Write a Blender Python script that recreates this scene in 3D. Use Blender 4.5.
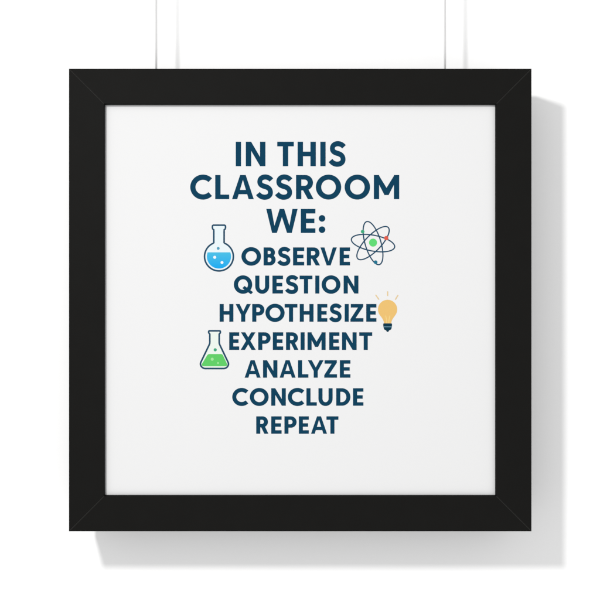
import bpy, math, random
from mathutils import Vector
from mathutils.geometry import delaunay_2d_cdt

# ---------------------------------------------------------------- units
S = 0.00085            # one wall pixel of the 600 px photograph, in metres
ZC = 1.5               # height of the frame's centre above the floor
CAM = 900.0            # camera to wall, wall pixels
BACK, FRONT, PRINT = 36.0, 77.0, 71.3    # depths in front of the wall
def W(x, y, d):        # x right of centre, y above centre, d in front of the wall (wall pixels)
    return Vector((x * S, -d * S, ZC + y * S))

scene = bpy.context.scene
for o in list(bpy.data.objects):
    bpy.data.objects.remove(o)

# ---------------------------------------------------------------- camera
cd = bpy.data.cameras.new('camera')
cam = bpy.data.objects.new('camera', cd)
scene.collection.objects.link(cam)
cam.location = W(-0.2, 0.0, CAM)
cam.rotation_euler = (math.radians(90), 0, 0)
cd.sensor_width = 36.0
cd.angle = 2 * math.atan(300.0 / CAM)
cd.clip_start, cd.clip_end = 0.01, 100
scene.camera = cam

# ---------------------------------------------------------------- light
BASE, FRONTAL, KEY = 0.11, 1.80, 20.8
world = bpy.data.worlds.new('World')
scene.world = world
world.use_nodes = True
bg = world.node_tree.nodes['Background']
bg.inputs['Color'].default_value = (1.0, 1.0, 1.0, 1)
# a white studio, brightest straight in front of the wall (a big softbox behind the camera)
wn = world.node_tree
wt = wn.nodes.new('ShaderNodeTexCoord')
wx = wn.nodes.new('ShaderNodeSeparateXYZ')
wn.links.new(wt.outputs['Generated'], wx.inputs[0])
def wmath(op, a, b):
    m = wn.nodes.new('ShaderNodeMath'); m.operation = op
    for i, v in enumerate((a, b)):
        if isinstance(v, float): m.inputs[i].default_value = v
        else: wn.links.new(v, m.inputs[i])
    return m.outputs[0]
facing = wmath('MAXIMUM', wmath('MULTIPLY', wx.outputs['Y'], -1.0), 0.0)
wn.links.new(wmath('ADD', wmath('MULTIPLY', wmath('POWER', facing, 3.0), FRONTAL), BASE), bg.inputs['Strength'])

ld = bpy.data.lights.new('studio_lamp', 'POINT')
ld.shadow_soft_size = 42 * S
ld.energy = 1.0
ld.use_nodes = True
nt = ld.node_tree
em = nt.nodes['Emission']
em.inputs['Color'].default_value = (1.0, 0.995, 0.985, 1)
fo = nt.nodes.new('ShaderNodeLightFalloff')
fo.inputs['Strength'].default_value = KEY
nt.links.new(fo.outputs['Constant'], em.inputs['Strength'])
lamp = bpy.data.objects.new('studio_lamp', ld)
scene.collection.objects.link(lamp)
lamp.location = W(-366, 398, 905)

vs = scene.view_settings
vs.view_transform = 'Standard'
vs.look = 'None'
vs.exposure = 0.0
vs.gamma = 1.0
vs.use_curve_mapping = False

# ---------------------------------------------------------------- materials
def lin(c):
    c /= 255.0
    return c / 12.92 if c <= 0.04045 else ((c + 0.055) / 1.055) ** 2.4
LIGHT = 1.27           # light falling on the print
def ink(r, g, b):
    return tuple(min(0.9, lin(v) / LIGHT) for v in (r, g, b))

def material(name, col, rough=0.7, spec=0.3, vary=0.03, scale=900, bump=0.0, bscale=1500):
    m = bpy.data.materials.new(name)
    m.use_nodes = True
    n = m.node_tree
    p = n.nodes['Principled BSDF']
    p.inputs['Roughness'].default_value = rough
    p.inputs['Specular IOR Level'].default_value = spec
    tc = n.nodes.new('ShaderNodeTexCoord')
    nz = n.nodes.new('ShaderNodeTexNoise')
    nz.inputs['Scale'].default_value = scale
    nz.inputs['Detail'].default_value = 3
    n.links.new(tc.outputs['Object'], nz.inputs['Vector'])
    mx = n.nodes.new('ShaderNodeMix')
    mx.data_type = 'RGBA'
    mx.inputs[6].default_value = tuple(c * (1 - vary) for c in col) + (1,)
    mx.inputs[7].default_value = tuple(min(1, c * (1 + vary)) for c in col) + (1,)
    n.links.new(nz.outputs['Fac'], mx.inputs[0])
    n.links.new(mx.outputs[2], p.inputs['Base Color'])
    if bump:
        b2 = n.nodes.new('ShaderNodeTexNoise')
        b2.inputs['Scale'].default_value = bscale
        b2.inputs['Detail'].default_value = 4
        n.links.new(tc.outputs['Object'], b2.inputs['Vector'])
        bp = n.nodes.new('ShaderNodeBump')
        bp.inputs['Strength'].default_value = bump
        bp.inputs['Distance'].default_value = 0.0004
        n.links.new(b2.outputs['Fac'], bp.inputs['Height'])
        n.links.new(bp.outputs['Normal'], p.inputs['Normal'])
    return m

M_WALL = material('wall_paint', (0.90, 0.90, 0.90), 0.9, 0.1, 0.006, 250, 0.05, 700)
M_FRAME = material('black_painted_wood', (0.0068, 0.0066, 0.0060), 0.62, 0.06, 0.10, 60, 0.05, 900)
M_SEAM = material('rubbed_mitre_edge', (0.040, 0.039, 0.037), 0.6, 0.1, 0.10, 300)
M_PAPER = material('matte_paper', (0.706, 0.706, 0.708), 0.85, 0.15, 0.006, 1200, 0.03, 2500)
M_PAPERBACK = material('card_backing', (0.33, 0.25, 0.17), 0.8, 0.2, 0.12, 400)
M_CORD = material('white_cord', (0.66, 0.66, 0.66), 0.6, 0.3, 0.05, 1500)
M_NAVY = material('navy_ink', ink(14, 65, 92), 0.85, 0.06, 0.03, 1500)
M_LINE = material('slate_ink', ink(38, 77, 104), 0.85, 0.06, 0.03, 1500)
M_WHITE = material('white_ink', ink(246, 249, 252), 0.8, 0.12, 0.004, 1500)
M_PALEBLUE = material('pale_cyan_ink', ink(236, 246, 249), 0.8, 0.12, 0.004, 1500)
M_PALEGREEN = material('pale_green_ink', ink(238, 247, 239), 0.8, 0.12, 0.004, 1500)
M_GREEN = material('green_ink', ink(98, 208, 104), 0.8, 0.12, 0.02, 1500)
M_LIME = material('light_green_ink', ink(166, 232, 160), 0.8, 0.12, 0.02, 1500)
M_NUCLEUS = material('nucleus_green_ink', ink(96, 220, 118), 0.8, 0.12, 0.02, 1500)
M_SEA = material('sea_green_ink', ink(64, 172, 126), 0.8, 0.12, 0.02, 1500)
M_RED = material('coral_ink', ink(226, 96, 78), 0.8, 0.12, 0.02, 1500)
M_TEAL = material('teal_ink', ink(32, 116, 146), 0.8, 0.12, 0.02, 1500)
M_DOT = material('steel_blue_ink', ink(84, 160, 190), 0.8, 0.12, 0.02, 1500)
M_AMBER = material('amber_ink', ink(241, 197, 118), 0.8, 0.12, 0.02, 1500)
M_GOLD = material('pale_gold_ink', ink(248, 216, 140), 0.8, 0.12, 0.02, 1500)
M_RAY = material('straw_ink', ink(235, 207, 158), 0.8, 0.12, 0.02, 1500)
M_CAP = material('dark_teal_ink', ink(14, 58, 78), 0.85, 0.06, 0.02, 1500)
M_CAPLINE = material('cap_line_ink', ink(120, 165, 185), 0.8, 0.12, 0.02, 1500)

# the blue liquid is printed as a gradient, cyan grey above to bright blue below
M_BLUE = material('blue_ink', ink(38, 178, 236), 0.8, 0.12, 0.02, 1500)
_n = M_BLUE.node_tree
_tc = _n.nodes.new('ShaderNodeTexCoord'); _sp = _n.nodes.new('ShaderNodeSeparateXYZ'); _mr = _n.nodes.new('ShaderNodeMapRange'); _mx = _n.nodes.new('ShaderNodeMix')
_mx.data_type = 'RGBA'
_n.links.new(_tc.outputs['Object'], _sp.inputs[0])
_n.links.new(_sp.outputs['Z'], _mr.inputs['Value'])
_mr.inputs['From Min'].default_value = ZC + (300 - 268) * S * .92
_mr.inputs['From Max'].default_value = ZC + (300 - 252) * S * .92
_n.links.new(_mr.outputs['Result'], _mx.inputs[0])
_mx.inputs[6].default_value = ink(18, 170, 240) + (1,)
_mx.inputs[7].default_value = ink(74, 192, 230) + (1,)
_n.links.new(_mx.outputs[2], _n.nodes['Principled BSDF'].inputs['Base Color'])

# ---------------------------------------------------------------- helpers
def link(name, verts, faces, mats, fmat=None, parent=None, smooth=False):
    me = bpy.data.meshes.new(name)
    me.from_pydata([tuple(v) for v in verts], [], faces)
    for m in mats:
        me.materials.append(m)
    if fmat:
        for p, i in zip(me.polygons, fmat):
            p.material_index = i
    if smooth:
        for p in me.polygons:
            p.use_smooth = True
    me.validate()
    me.update()
    o = bpy.data.objects.new(name, me)
    scene.collection.objects.link(o)
    if parent:
        o.parent = parent
    return o

def box(name, x0, x1, y0, y1, d0, d1, mats, parent=None, fmat=None):
    v = [W(x, y, d) for d in (d0, d1) for (x, y) in ((x0, y0), (x1, y0), (x1, y1), (x0, y1))]
    f = [(0, 3, 2, 1), (4, 5, 6, 7), (0, 1, 5, 4), (1, 2, 6, 5), (2, 3, 7, 6), (3, 0, 4, 7)]
    return link(name, v, f, mats, fmat, parent)

# ---- planar printing: regions painted in order, later ones on top, merged to ONE flat sheet
def inside(pt, rings):
    x, y = pt
    c = False
    for r in rings:
        j = len(r) - 1
        for i in range(len(r)):
            xi, yi = r[i]; xj, yj = r[j]
            if (yi > y) != (yj > y) and x < (xj - xi) * (y - yi) / (yj - yi) + xi:
                c = not c
            j = i
    return c

PK = (CAM - PRINT) / CAM           # photo pixels -> wall pixels at the print's depth
INK_D = PRINT + 0.12
def printed(name, regions, mats, parent, label=None):
    """regions: list of (rings, material index); photo pixel coordinates, y down"""
    vs_, es = [], []
    for rings, mi in regions:
        for r in rings:
            b = len(vs_)
            vs_ += [Vector(p) for p in r]
            es += [(b + i, b + (i + 1) % len(r)) for i in range(len(r))]
    ov, oe, of, *_ = delaunay_2d_cdt(vs_, es, [], 0, 1e-4)
    faces, fm = [], []
    for f in of:
        c = (ov[f[0]] + ov[f[1]] + ov[f[2]]) / 3
        k = None
        for rings, mi in regions:
            if inside(c, rings):
                k = mi
        if k is not None:
            a = (ov[f[1]] - ov[f[0]]).cross(ov[f[2]] - ov[f[0]])
            faces.append(tuple(f) if a < 0 else tuple(reversed(f)))
            fm.append(k)
    used = sorted({i for f in faces for i in f})
    mp = {u: i for i, u in enumerate(used)}
    verts = [W((ov[u].x - 300) * PK, (300 - ov[u].y) * PK, INK_D) for u in used]
    o = link(name, verts, [tuple(mp[i] for i in f) for f in faces], mats, fm, parent)
    if label:
        o['label'] = label
    return o

def circle(cx, cy, r, n=40):
    return [(cx + r * math.cos(2 * math.pi * i / n), cy + r * math.sin(2 * math.pi * i / n)) for i in range(n)]
def ellipse(cx, cy, a, b, ang=0, n=96):
    ca, sa = math.cos(ang), math.sin(ang)
    return [(cx + a * math.cos(t) * ca - b * math.sin(t) * sa, cy + a * math.cos(t) * sa + b * math.sin(t) * ca)
            for t in [2 * math.pi * i / n for i in range(n)]]
def bez(p0, p1, p2, p3, n=14):
    out = []
    for i in range(n):
        t = i / n; u = 1 - t
        out.append(tuple(u**3*a + 3*u*u*t*b + 3*u*t*t*c + t**3*d for a, b, c, d in zip(p0, p1, p2, p3)))
    return out
def normals(path, closed=False):
    out = []
    n = len(path)
    for i in range(n):
        a = path[(i - 1) % n] if closed or i else path[i]
        b = path[(i + 1) % n] if closed or i < n - 1 else path[i]
        dx, dy = b[0] - a[0], b[1] - a[1]
        l = math.hypot(dx, dy) or 1
        out.append((-dy / l, dx / l))
    return out
def offset(path, h, closed=False):
    return [(p[0] + q[0] * h, p[1] + q[1] * h) for p, q in zip(path, normals(path, closed))]
def stroke(path, t):
    return offset(path, t / 2) + list(reversed(offset(path, -t / 2)))
def ring(path, t):
    return [offset(path, t / 2, True), offset(path, -t / 2, True)]
def rounded(pts, rad, n=7):
    """polygon with its corners rounded; rad: one radius or one per corner"""
    out = []
    m = len(pts)
    for i, p in enumerate(pts):
        r = rad[i] if isinstance(rad, (list, tuple)) else rad
        if r <= 0:
            out.append(p); continue
        a, b = pts[i - 1], pts[(i + 1) % m]
        la, lb = math.dist(a, p), math.dist(b, p)
        r = min(r, la * .49, lb * .49)
        A = tuple(p[k] + (a[k] - p[k]) / la * r for k in (0, 1))
        B = tuple(p[k] + (b[k] - p[k]) / lb * r for k in (0, 1))
        for j in range(n + 1):
            t = j / n; u = 1 - t
            out.append(tuple(u*u*A[k] + 2*u*t*p[k] + t*t*B[k] for k in (0, 1)))
    return out

# ---------------------------------------------------------------- lettering
T, H = 0.2, 0.168            # stem and bar widths, in cap heights
def rect(x0, y0, x1, y1):
    return [(x0, y0), (x1, y0), (x1, y1), (x0, y1)]
def half_bowl(x0, x1, y0, y1, n=28):
    """outline of a D shape from a straight left side at x0"""
    ry = (y1 - y0) / 2; cy = (y0 + y1) / 2
    rx = min(ry * 1.0, x1 - x0)
    pts = [(x0, y1)]
    for i in range(n + 1):
        a = math.pi / 2 - math.pi * i / n
        pts.append((x1 - rx + rx * math.cos(a), cy + ry * math.sin(a)))
    pts.append((x0, y0))
    return pts
def bowl(w, y0, y1, t=None, h=None):
    t, h = t or T, h or H
    return [half_bowl(0, w, y0, y1), half_bowl(t * .98, w - t, y0 + h, y1 - h)]
OV = 0.016
def glyph(c, w):
    """regions of one capital, cap height 1, width w; each region is a list of rings"""
    if c == 'I': return [[rect(w / 2 - T * .49, 0, w / 2 + T * .49, 1)]]
    if c == 'L': return [[[(0, 0), (w, 0), (w, H), (T, H), (T, 1), (0, 1)]]]
    if c == 'T': return [[rect(0, 1 - H, w, 1)], [rect(w/2 - T/2, 0, w/2 + T/2, 1 - H/2)]]
    if c == 'H': return [[rect(0, 0, T, 1)], [rect(w - T, 0, w, 1)], [rect(T/2, .5 - H/2, w - T/2, .5 + H/2)]]
    if c == 'E': return [[rect(0, 0, T, 1)], [rect(T/2, 0, w, H)], [rect(T/2, 1 - H, w, 1)], [rect(T/2, .5 - H/2, w * .93, .5 + H/2)]]
    if c == 'N': return [[rect(0, 0, T, 1)], [rect(w - T, 0, w, 1)], [[(0, 1), (T * .98, 1), (w, 0), (w - T * .98, 0)]]]
    if c == 'M':
        m = w / 2
        return [[rect(0, 0, T, 1)], [rect(w - T, 0, w, 1)],
                [[(0.01, 1), (.2, 1), (m, .47), (w - .2, 1), (w - .01, 1), (m + .085, .17), (m - .085, .17)]]]
    if c == 'A':
        m, a = w / 2, .115
        k = (m - a)
        return [[[(0, 0), (.215, 0), (m, .80), (w - .215, 0), (w, 0), (m + a, 1), (m - a, 1)]],
                [rect(.20, .205, w - .20, .205 + H * .95)]]
    if c == 'V':
        m, a = w / 2, .11
        return [[[(0, 1), (.222, 1), (m, .235), (w - .222, 1), (w, 1), (m + a, 0), (m - a, 0)]]]
    if c == 'W':
        q, m, a = w * .262, w / 2, .1
        return [[[(0, 1), (.215, 1), (q + .0, .30), (m - .095, 1), (m + .095, 1), (w - q, .30), (w - .215, 1), (w, 1),
                  (w - q + a, 0), (w - q - a, 0), (m, .66), (q + a, 0), (q - a, 0)]]]
    if c == 'Y':
        m = w / 2
        return [[[(0, 1), (.228, 1), (m, .585), (w - .228, 1), (w, 1), (m + T/2, .385), (m + T/2, 0), (m - T/2, 0), (m - T/2, .385)]]]
    if c == 'X':
        a = .243
        return [[[(0, 0), (a, 0), (w - .02, 1), (w - .02 - a, 1)]], [[(.02, 1), (.02 + a, 1), (w, 0), (w - a, 0)]]]
    if c == 'Z':
        return [[[(0.02, 1), (w - .01, 1), (w - .01, .855), (.29, H), (w, H), (w, 0), (0, 0), (0, .145), (w - .31, 1 - H), (.02, 1 - H)]]]
    if c == 'O':
        cx = w / 2
        return [[ellipse(cx, .5, cx, .5 + OV), ellipse(cx, .5, cx - T * 1.02, .5 + OV - T * .95)]]
    if c == 'Q':
        cx = (w - .045) / 2
        return [[ellipse(cx, .5, cx, .5 + OV), ellipse(cx, .5, cx - T * 1.02, .5 + OV - T * .95)],
                [[(.475, .30), (.60, .425), (w + .005, .075), (w - .115, -.045)]]]
    if c == 'C':
        r = .525 * w / .88
        path = [(r + (r - T / 2) * math.cos(a), .5 + (.5 + OV - T * .485) * math.sin(a))
                for a in [math.radians(44 + (316 - 44) * i / 48) for i in range(49)]]
        return [[stroke(path, T * .99)]]
    if c == 'D':
        ry = .5; rx = min(.49, w - .3)
        def half(x0, x1, rx, y0, y1):
            return [(x0, y1)] + [(x1 - rx + rx * math.cos(a), .5 + (y1 - y0) / 2 * math.sin(a))
                    for a in [math.pi / 2 - math.pi * i / 40 for i in range(41)]] + [(x0, y0)]
        return [[half(0, w, rx, 0, 1), half(T, w - T, rx - T * .95, H * 1.03, 1 - H * 1.03)]]
    if c == 'P': return [[rect(0, 0, T, 1)], bowl(w, .345, 1)]
    if c == 'R': return [[rect(0, 0, T, 1)], bowl(w * .965, .365, 1),
                         [[(.26, .42), (.475, .47), (w, 0), (w - .237, 0)]]]
    if c == 'B': return [bowl(w * .945, .436, 1, T, H * .95), bowl(w, 0, .436 + H * .95, T, H * .95)]
    if c == 'U':
        t, yb = T, .40
        out = [(0, 1), (t, 1)]
        ri = w / 2 - t
        out += [(w/2 - ri * math.cos(a), yb - (yb + OV - T * .93) * math.sin(a)) for a in [math.pi * i / 30 for i in range(31)]]
        out += [(w - t, 1), (w, 1)]
        out += [(w/2 + w/2 * math.cos(a), yb - (yb + OV) * math.sin(a)) for a in [math.pi * i / 40 for i in range(41)]]
        return [[out]]
    if c == 'S':
        K = [((.645, .79), (.585, .865), (.485, .918), (.375, .918)), ((.375, .918), (.235, .918), (.135, .84), (.135, .725)),
             ((.135, .725), (.135, .59), (.25, .555), (.375, .52)), ((.375, .52), (.505, .485), (.605, .42), (.605, .275)),
             ((.605, .275), (.605, .155), (.495, .082), (.35, .082)), ((.35, .082), (.225, .082), (.125, .14), (.055, .235))]
        path = [p for k in K for p in bez(*k)] + [K[-1][3]]
        pg = stroke(path, T * .97)
        x0 = min(p[0] for p in pg); x1 = max(p[0] for p in pg)
        return [[[((p[0] - x0) * w / (x1 - x0), p[1]) for p in pg]]]
    if c == ':':
        r = w / 2
        return [[ellipse(r, r * .98, r, r, 0, 36)], [ellipse(r, .605, r, r, 0, 36)]]

def lettering(chars, top, base, boxes, parent):
    global T, H
    regs = []
    cap = base - top
    T, H = (0.220, 0.190) if cap > 20 else (0.234, 0.200)
    for c, (x0, x1) in zip(chars, boxes):
        for rings in glyph(c, (x1 - x0) / cap):
            regs.append(([[(x0 + p[0] * cap, base - p[1] * cap) for p in r] for r in rings], 0))
    return regs

TEXT = [
 ('IN THIS', 141.7, 166.2, [(235.8, 240.6), (245.6, 265.2), (277, 293.6), (297.4, 315.6), (320.4, 325.1), (328.4, 345.6)]),
 ('CLASSROOM', 175.0, 199.2, [(190, 211.4), (215, 229), (231.8, 253.6), (255.8, 273), (274.8, 292.2), (295.8, 313.4), (315.6, 341), (344.4, 369.8), (373.6, 399)]),
 ('WE:', 208.9, 232.9, [(266, 297.4), (300.6, 315.2), (318.5, 325.1)]),
 ('OBSERVE', 247.4, 265.4, [(241.2, 260.8), (263.4, 275.4), (277, 290.4), (292.8, 304), (306.6, 319.8), (320.2, 336.6), (339.4, 349.8)]),
 ('QUESTION', 275.6, 293.5, [(233.6, 252.8), (255, 269), (272.2, 282.8), (284.8, 298.2), (299.4, 312.2), (315.3, 318.9), (321.4, 340.2), (343.4, 358.2)]),
 ('HYPOTHESIZE', 304.0, 321.7, [(219.4, 233.2), (235.4, 250.6), (252, 264.2), (265.2, 284.4), (284.4, 297.2), (299.5, 313.3), (317.1, 327.1), (328.8, 341.6), (344.7, 348.3), (350.2, 363.2), (366, 376.2)]),
 ('EXPERIMENT', 332.3, 349.9, [(229, 239), (240.4, 255.6), (258, 270.4), (272.6, 283), (285.8, 298.2), (300.6, 304.2), (307.3, 325.4), (329, 339.2), (341.8, 356.4), (359, 372)]),
 ('ANALYZE', 360.2, 377.7, [(244.4, 260.4), (262.8, 277.2), (279.4, 295.4), (297.8, 308.2), (307.6, 323.4), (324, 336.8), (339.6, 350.2)]),
 ('CONCLUDE', 388.2, 405.7, [(232, 247.8), (249.6, 268.4), (271, 285.6), (287.6, 303.8), (306.2, 316.6), (318.2, 332.4), (336, 350.2), (352.8, 363.2)]),
 ('REPEAT', 416.3, 433.7, [(256, 268.2), (271, 281.4), (284.2, 296.4), (298.6, 308.6), (310.8, 326.8), (326.2, 338.2)]),
]

# ---------------------------------------------------------------- the wall behind
wall = link('wall', [(-3, 0, 0), (3, 0, 0), (3, 0, 3.2), (-3, 0, 3.2), (-3, .12, 0), (3, .12, 0), (3, .12, 3.2), (-3, .12, 3.2)],
            [(0, 1, 2, 3), (5, 4, 7, 6), (1, 5, 6, 2), (4, 0, 3, 7), (3, 2, 6, 7), (4, 5, 1, 0)], [M_WALL])
wall['kind'] = 'structure'

# ---------------------------------------------------------------- the framed poster
poster = bpy.data.objects.new('framed_poster', None)
scene.collection.objects.link(poster)
poster.empty_display_size = 0.05
poster.location = W(0, 0, BACK)
poster['label'] = 'square black mitred frame holding a white classroom poster with navy lettering and science icons'
poster['category'] = 'poster'

FK = (CAM - FRONT) / CAM
HO = 231.4 * FK                      # half outer size
HI = 194.8 * PK                      # half opening
RW = HO - HI                         # rail width
E = 0.42                             # eased edge along the mitre
PROFILE = [(0.5, BACK), (0, BACK + .5), (0, FRONT - .6), (.6, FRONT), (RW - .35, FRONT), (RW, FRONT - .45), (RW, PRINT + .25),
           (RW - 6, PRINT + .25), (RW - 6, BACK)]
def make_rail(rot):
    """one mitred rail; built as the top rail, then turned about the frame's centre"""
    ca, sa = round(math.cos(rot)), round(math.sin(rot))
    def P(x, y, d):
        return W(x * ca - y * sa, x * sa + y * ca, d)
    verts, faces, fm = [], [], []
    def add(v):
        verts.append(v); return len(verts) - 1
    M0, M1, F0, F1 = [], [], [], []
    for (u, d) in PROFILE:
        y = HO - u
        fr = d > FRONT - .1
        dd = FRONT - E if fr else d
        M0.append(add(P(-y, y, dd))); M1.append(add(P(y, y, dd)))
        F0.append(add(P(-y + E, y, d)) if fr else None)
        F1.append(add(P(y - E, y, d)) if fr else None)
    n = len(PROFILE)
    for i in range(n):
        j = (i + 1) % n
        if F0[i] is not None and F0[j] is not None:
            faces += [(M0[i], F0[i], F0[j], M0[j]), (F0[i], F1[i], F1[j], F0[j]), (F1[i], M1[i], M1[j], F1[j])]
            fm += [1, 0, 1]
        else:
            lp = [M0[i], F0[i], F1[i], M1[i], M1[j], F1[j], F0[j], M0[j]]
            faces.append(tuple(k for k in lp if k is not None)); fm.append(0)
    faces += [tuple(M0), tuple(reversed(M1))]; fm += [0, 0]
    o = link('frame_rail', verts, faces, [M_FRAME, M_SEAM], fm)
    import bmesh
    bm = bmesh.new(); bm.from_mesh(o.data)
    bmesh.ops.recalc_face_normals(bm, faces=bm.faces)
    bm.to_mesh(o.data); bm.free()
    return o
bpy.context.view_layer.update()
INV = poster.matrix_world.inverted()
def adopt(o, parent=poster):
    o.parent = parent
    if parent is poster:
        o.matrix_parent_inverse = INV
    return o
for k in range(4):
    adopt(make_rail(k * math.pi / 2))

HP = HI + 5.6
paper = adopt(box('poster_print', -HP, HP, -HP, HP, PRINT - 1.0, PRINT, [M_PAPER]))
adopt(box('backing_board', -HP, HP, -HP, HP, PRINT - 6.0, PRINT - 1.3, [M_PAPERBACK]))

# lettering and icons are printed on the sheet: children of the print
def on_paper(o):
    o.parent = paper
    return o

for words, top, base, boxes in TEXT:
    regs = lettering(words.replace(' ', ''), top, base, boxes, paper)
    on_paper(printed('lettering', regs, [M_NAVY], None, 'navy printed capitals reading ' + words))

# round flask
cx, cy, r = 218.75, 256.5, 14.4
a0 = math.asin(5.15 / r)
outer = []
for i in range(73):
    a = -math.pi / 2 + a0 + (2 * math.pi - 2 * a0) * i / 72
    outer.append((cx + r * math.cos(a), cy + r * math.sin(a)))
neck_b = outer[0][1]
flask = outer + [(cx - 5.15, 231.0), (cx - 5.2, 229.6), (cx - 6.3, 229.0), (cx - 6.6, 227.2), (cx - 6.4, 225.6), (cx - 5.8, 225.2),
                 (cx + 5.8, 225.2), (cx + 6.4, 225.6), (cx + 6.6, 227.2), (cx + 6.3, 229.0), (cx + 5.2, 229.6), (cx + 5.15, 231.0)]
rl, ly = 12.1, 252.3
al = math.asin((cy - ly) / rl)
liquid = [(cx + rl * math.cos(a), cy + rl * math.sin(a)) for a in [-al + (math.pi + 2 * al) * i / 60 for i in range(61)]]
regs = [([flask], 3), ([liquid], 1), (ring(flask, 1.65), 0),
        ([circle(214.5, 257.3, 1.5)], 2), ([circle(221.8, 262.5, 1.45)], 2), ([circle(218, 248.4, 1.45)], 4)]
on_paper(printed('flask_icon', regs, [M_LINE, M_BLUE, M_WHITE, M_PALEBLUE, M_DOT], None, 'printed round flask icon half full of blue liquid'))

# conical flask
cx = 214.3
pts = [(208.5, 330.8), (220.1, 330.8), (220.1, 333.0), (219.0, 333.9), (219.0, 343.6), (228.9, 364.4), (225.8, 368.5), (202.7, 368.5), (199.6, 364.4),
       (209.6, 343.6), (209.6, 333.9), (208.5, 333.0)]
cone = rounded(pts, [.9, .9, .8, .6, 1.5, 4.0, 4.2, 4.2, 4.0, 1.5, .6, .8])
liq = rounded([(207.7, 354.0), (222.2, 354.0), (227.2, 364.6), (226.2, 366.3), (202.3, 366.3), (201.3, 364.6)], [1.6, 1.6, 1.2, 1.2, 1.2, 1.2])
regs = [([cone], 3), ([liq], 1), (ring(cone, 1.7), 0),
        ([circle(212.0, 359.2, 1.5)], 2), ([circle(217.8, 363.0, .95)], 2), ([circle(215.0, 349.8, 1.6)], 4)]
on_paper(printed('flask_icon', regs, [M_LINE, M_GREEN, M_LIME, M_PALEGREEN, M_SEA], None, 'printed conical flask icon with green liquid'))

# atom
ax, ay = 372.8, 243.1
regs = []
for a, b, ang in ((22.0, 7.9, math.radians(10.5)), (21.8, 7.9, math.radians(-46)), (22.4, 7.9, math.radians(73.5))):
    regs.append((ring(ellipse(ax, ay, a, b, ang), 1.2), 0))
regs += [([circle(372.8, 242.6, 4.0)], 1), ([circle(362.4, 231.6, 1.8)], 2), ([circle(386.0, 238.1, 2.15)], 3), ([circle(375.4, 262.2, 1.85)], 4)]
on_paper(printed('atom_icon', regs, [M_LINE, M_NUCLEUS, M_SEA, M_RED, M_TEAL], None, 'printed atom icon with three orbits and green nucleus'))

# light bulb
bx, by, br = 387.35, 309.4, 9.6
arc = [(bx + br * math.cos(a), by + br * math.sin(a)) for a in [math.radians(148 + (392 - 148) * i / 60) for i in range(61)]]
e, s = arc[-1], arc[0]
glass = arc + bez(e, (e[0] - 2.3, e[1] + 3.4), (391.3, 319.5), (391.0, 323.3)) + [(391.0, 323.3), (383.7, 323.3)] + \
        bez((383.7, 323.3), (383.4, 319.5), (s[0] + 2.3, s[1] + 3.4), s)[1:]
cap_up = rounded([(383.0, 323.4), (391.8, 323.4), (391.8, 326.5), (383.0, 326.5)], [.8, .8, .3, .3])
cap_line = [(383.1, 326.2), (391.7, 326.2), (391.6, 327.2), (383.2, 327.2)]
cap_dn = rounded([(383.2, 327.1), (391.6, 327.1), (390.9, 329.6), (389.0, 330.3), (388.2, 331.8), (386.6, 331.8), (385.8, 330.3), (383.9, 329.6)],
                 [.2, .2, .9, .4, .6, .6, .4, .9])
regs = [([glass], 0), ([stroke([(386.6, 323.2), (386.3, 319.5), (385.4, 315.6)], .9)], 1), ([stroke([(388.5, 323.2), (388.8, 319.5), (389.7, 315.6)], .9)], 1),
        ([cap_line], 4), ([cap_up], 3), ([cap_dn], 3),
        ([stroke([(387.4, 291.4), (387.4, 296.0)], 1.15)], 2),
        ([stroke([(375.4, 294.8), (378.8, 299.6)], 1.15)], 2), ([stroke([(397.9, 295.0), (395.0, 299.7)], 1.15)], 2)]
on_paper(printed('light_bulb_icon', regs, [M_AMBER, M_GOLD, M_RAY, M_CAP, M_CAPLINE], None, 'printed yellow light bulb icon with three rays'))

# ---------------------------------------------------------------- the two hanging cords
def make_cord(ix, depth, label):
    k = (CAM - depth) / CAM
    x = (ix - 300) * k
    y0, y1 = HO - 4.0, HO + 1500
    R, n, rings_ = 0.95, 10, 40
    v, f = [], []
    for i in range(rings_ + 1):
        y = y0 + (y1 - y0) * (i / rings_)
        for j in range(n):
            a = 2 * math.pi * j / n
            v.append(W(x + R * math.cos(a), y, depth + R * math.sin(a)))
    for i in range(rings_):
        for j in range(n):
            p, q = i * n + j, i * n + (j + 1) % n
            f.append((p, p + n, q + n, q))
    f.append(tuple(range(n))); f.append(tuple(reversed(range(rings_ * n, rings_ * n + n))))
    o = link('hanging_cord', v, f, [M_CORD], None, None, True)
    o['label'] = label
    o['category'] = 'cord'
    o['group'] = 'cords the frame hangs from'
    return o
make_cord(156.0, 50.0, 'thin white hanging cord above the top left corner of the black frame')
make_cord(444.8, 48.0, 'thin white hanging cord above the top right corner of the black frame')
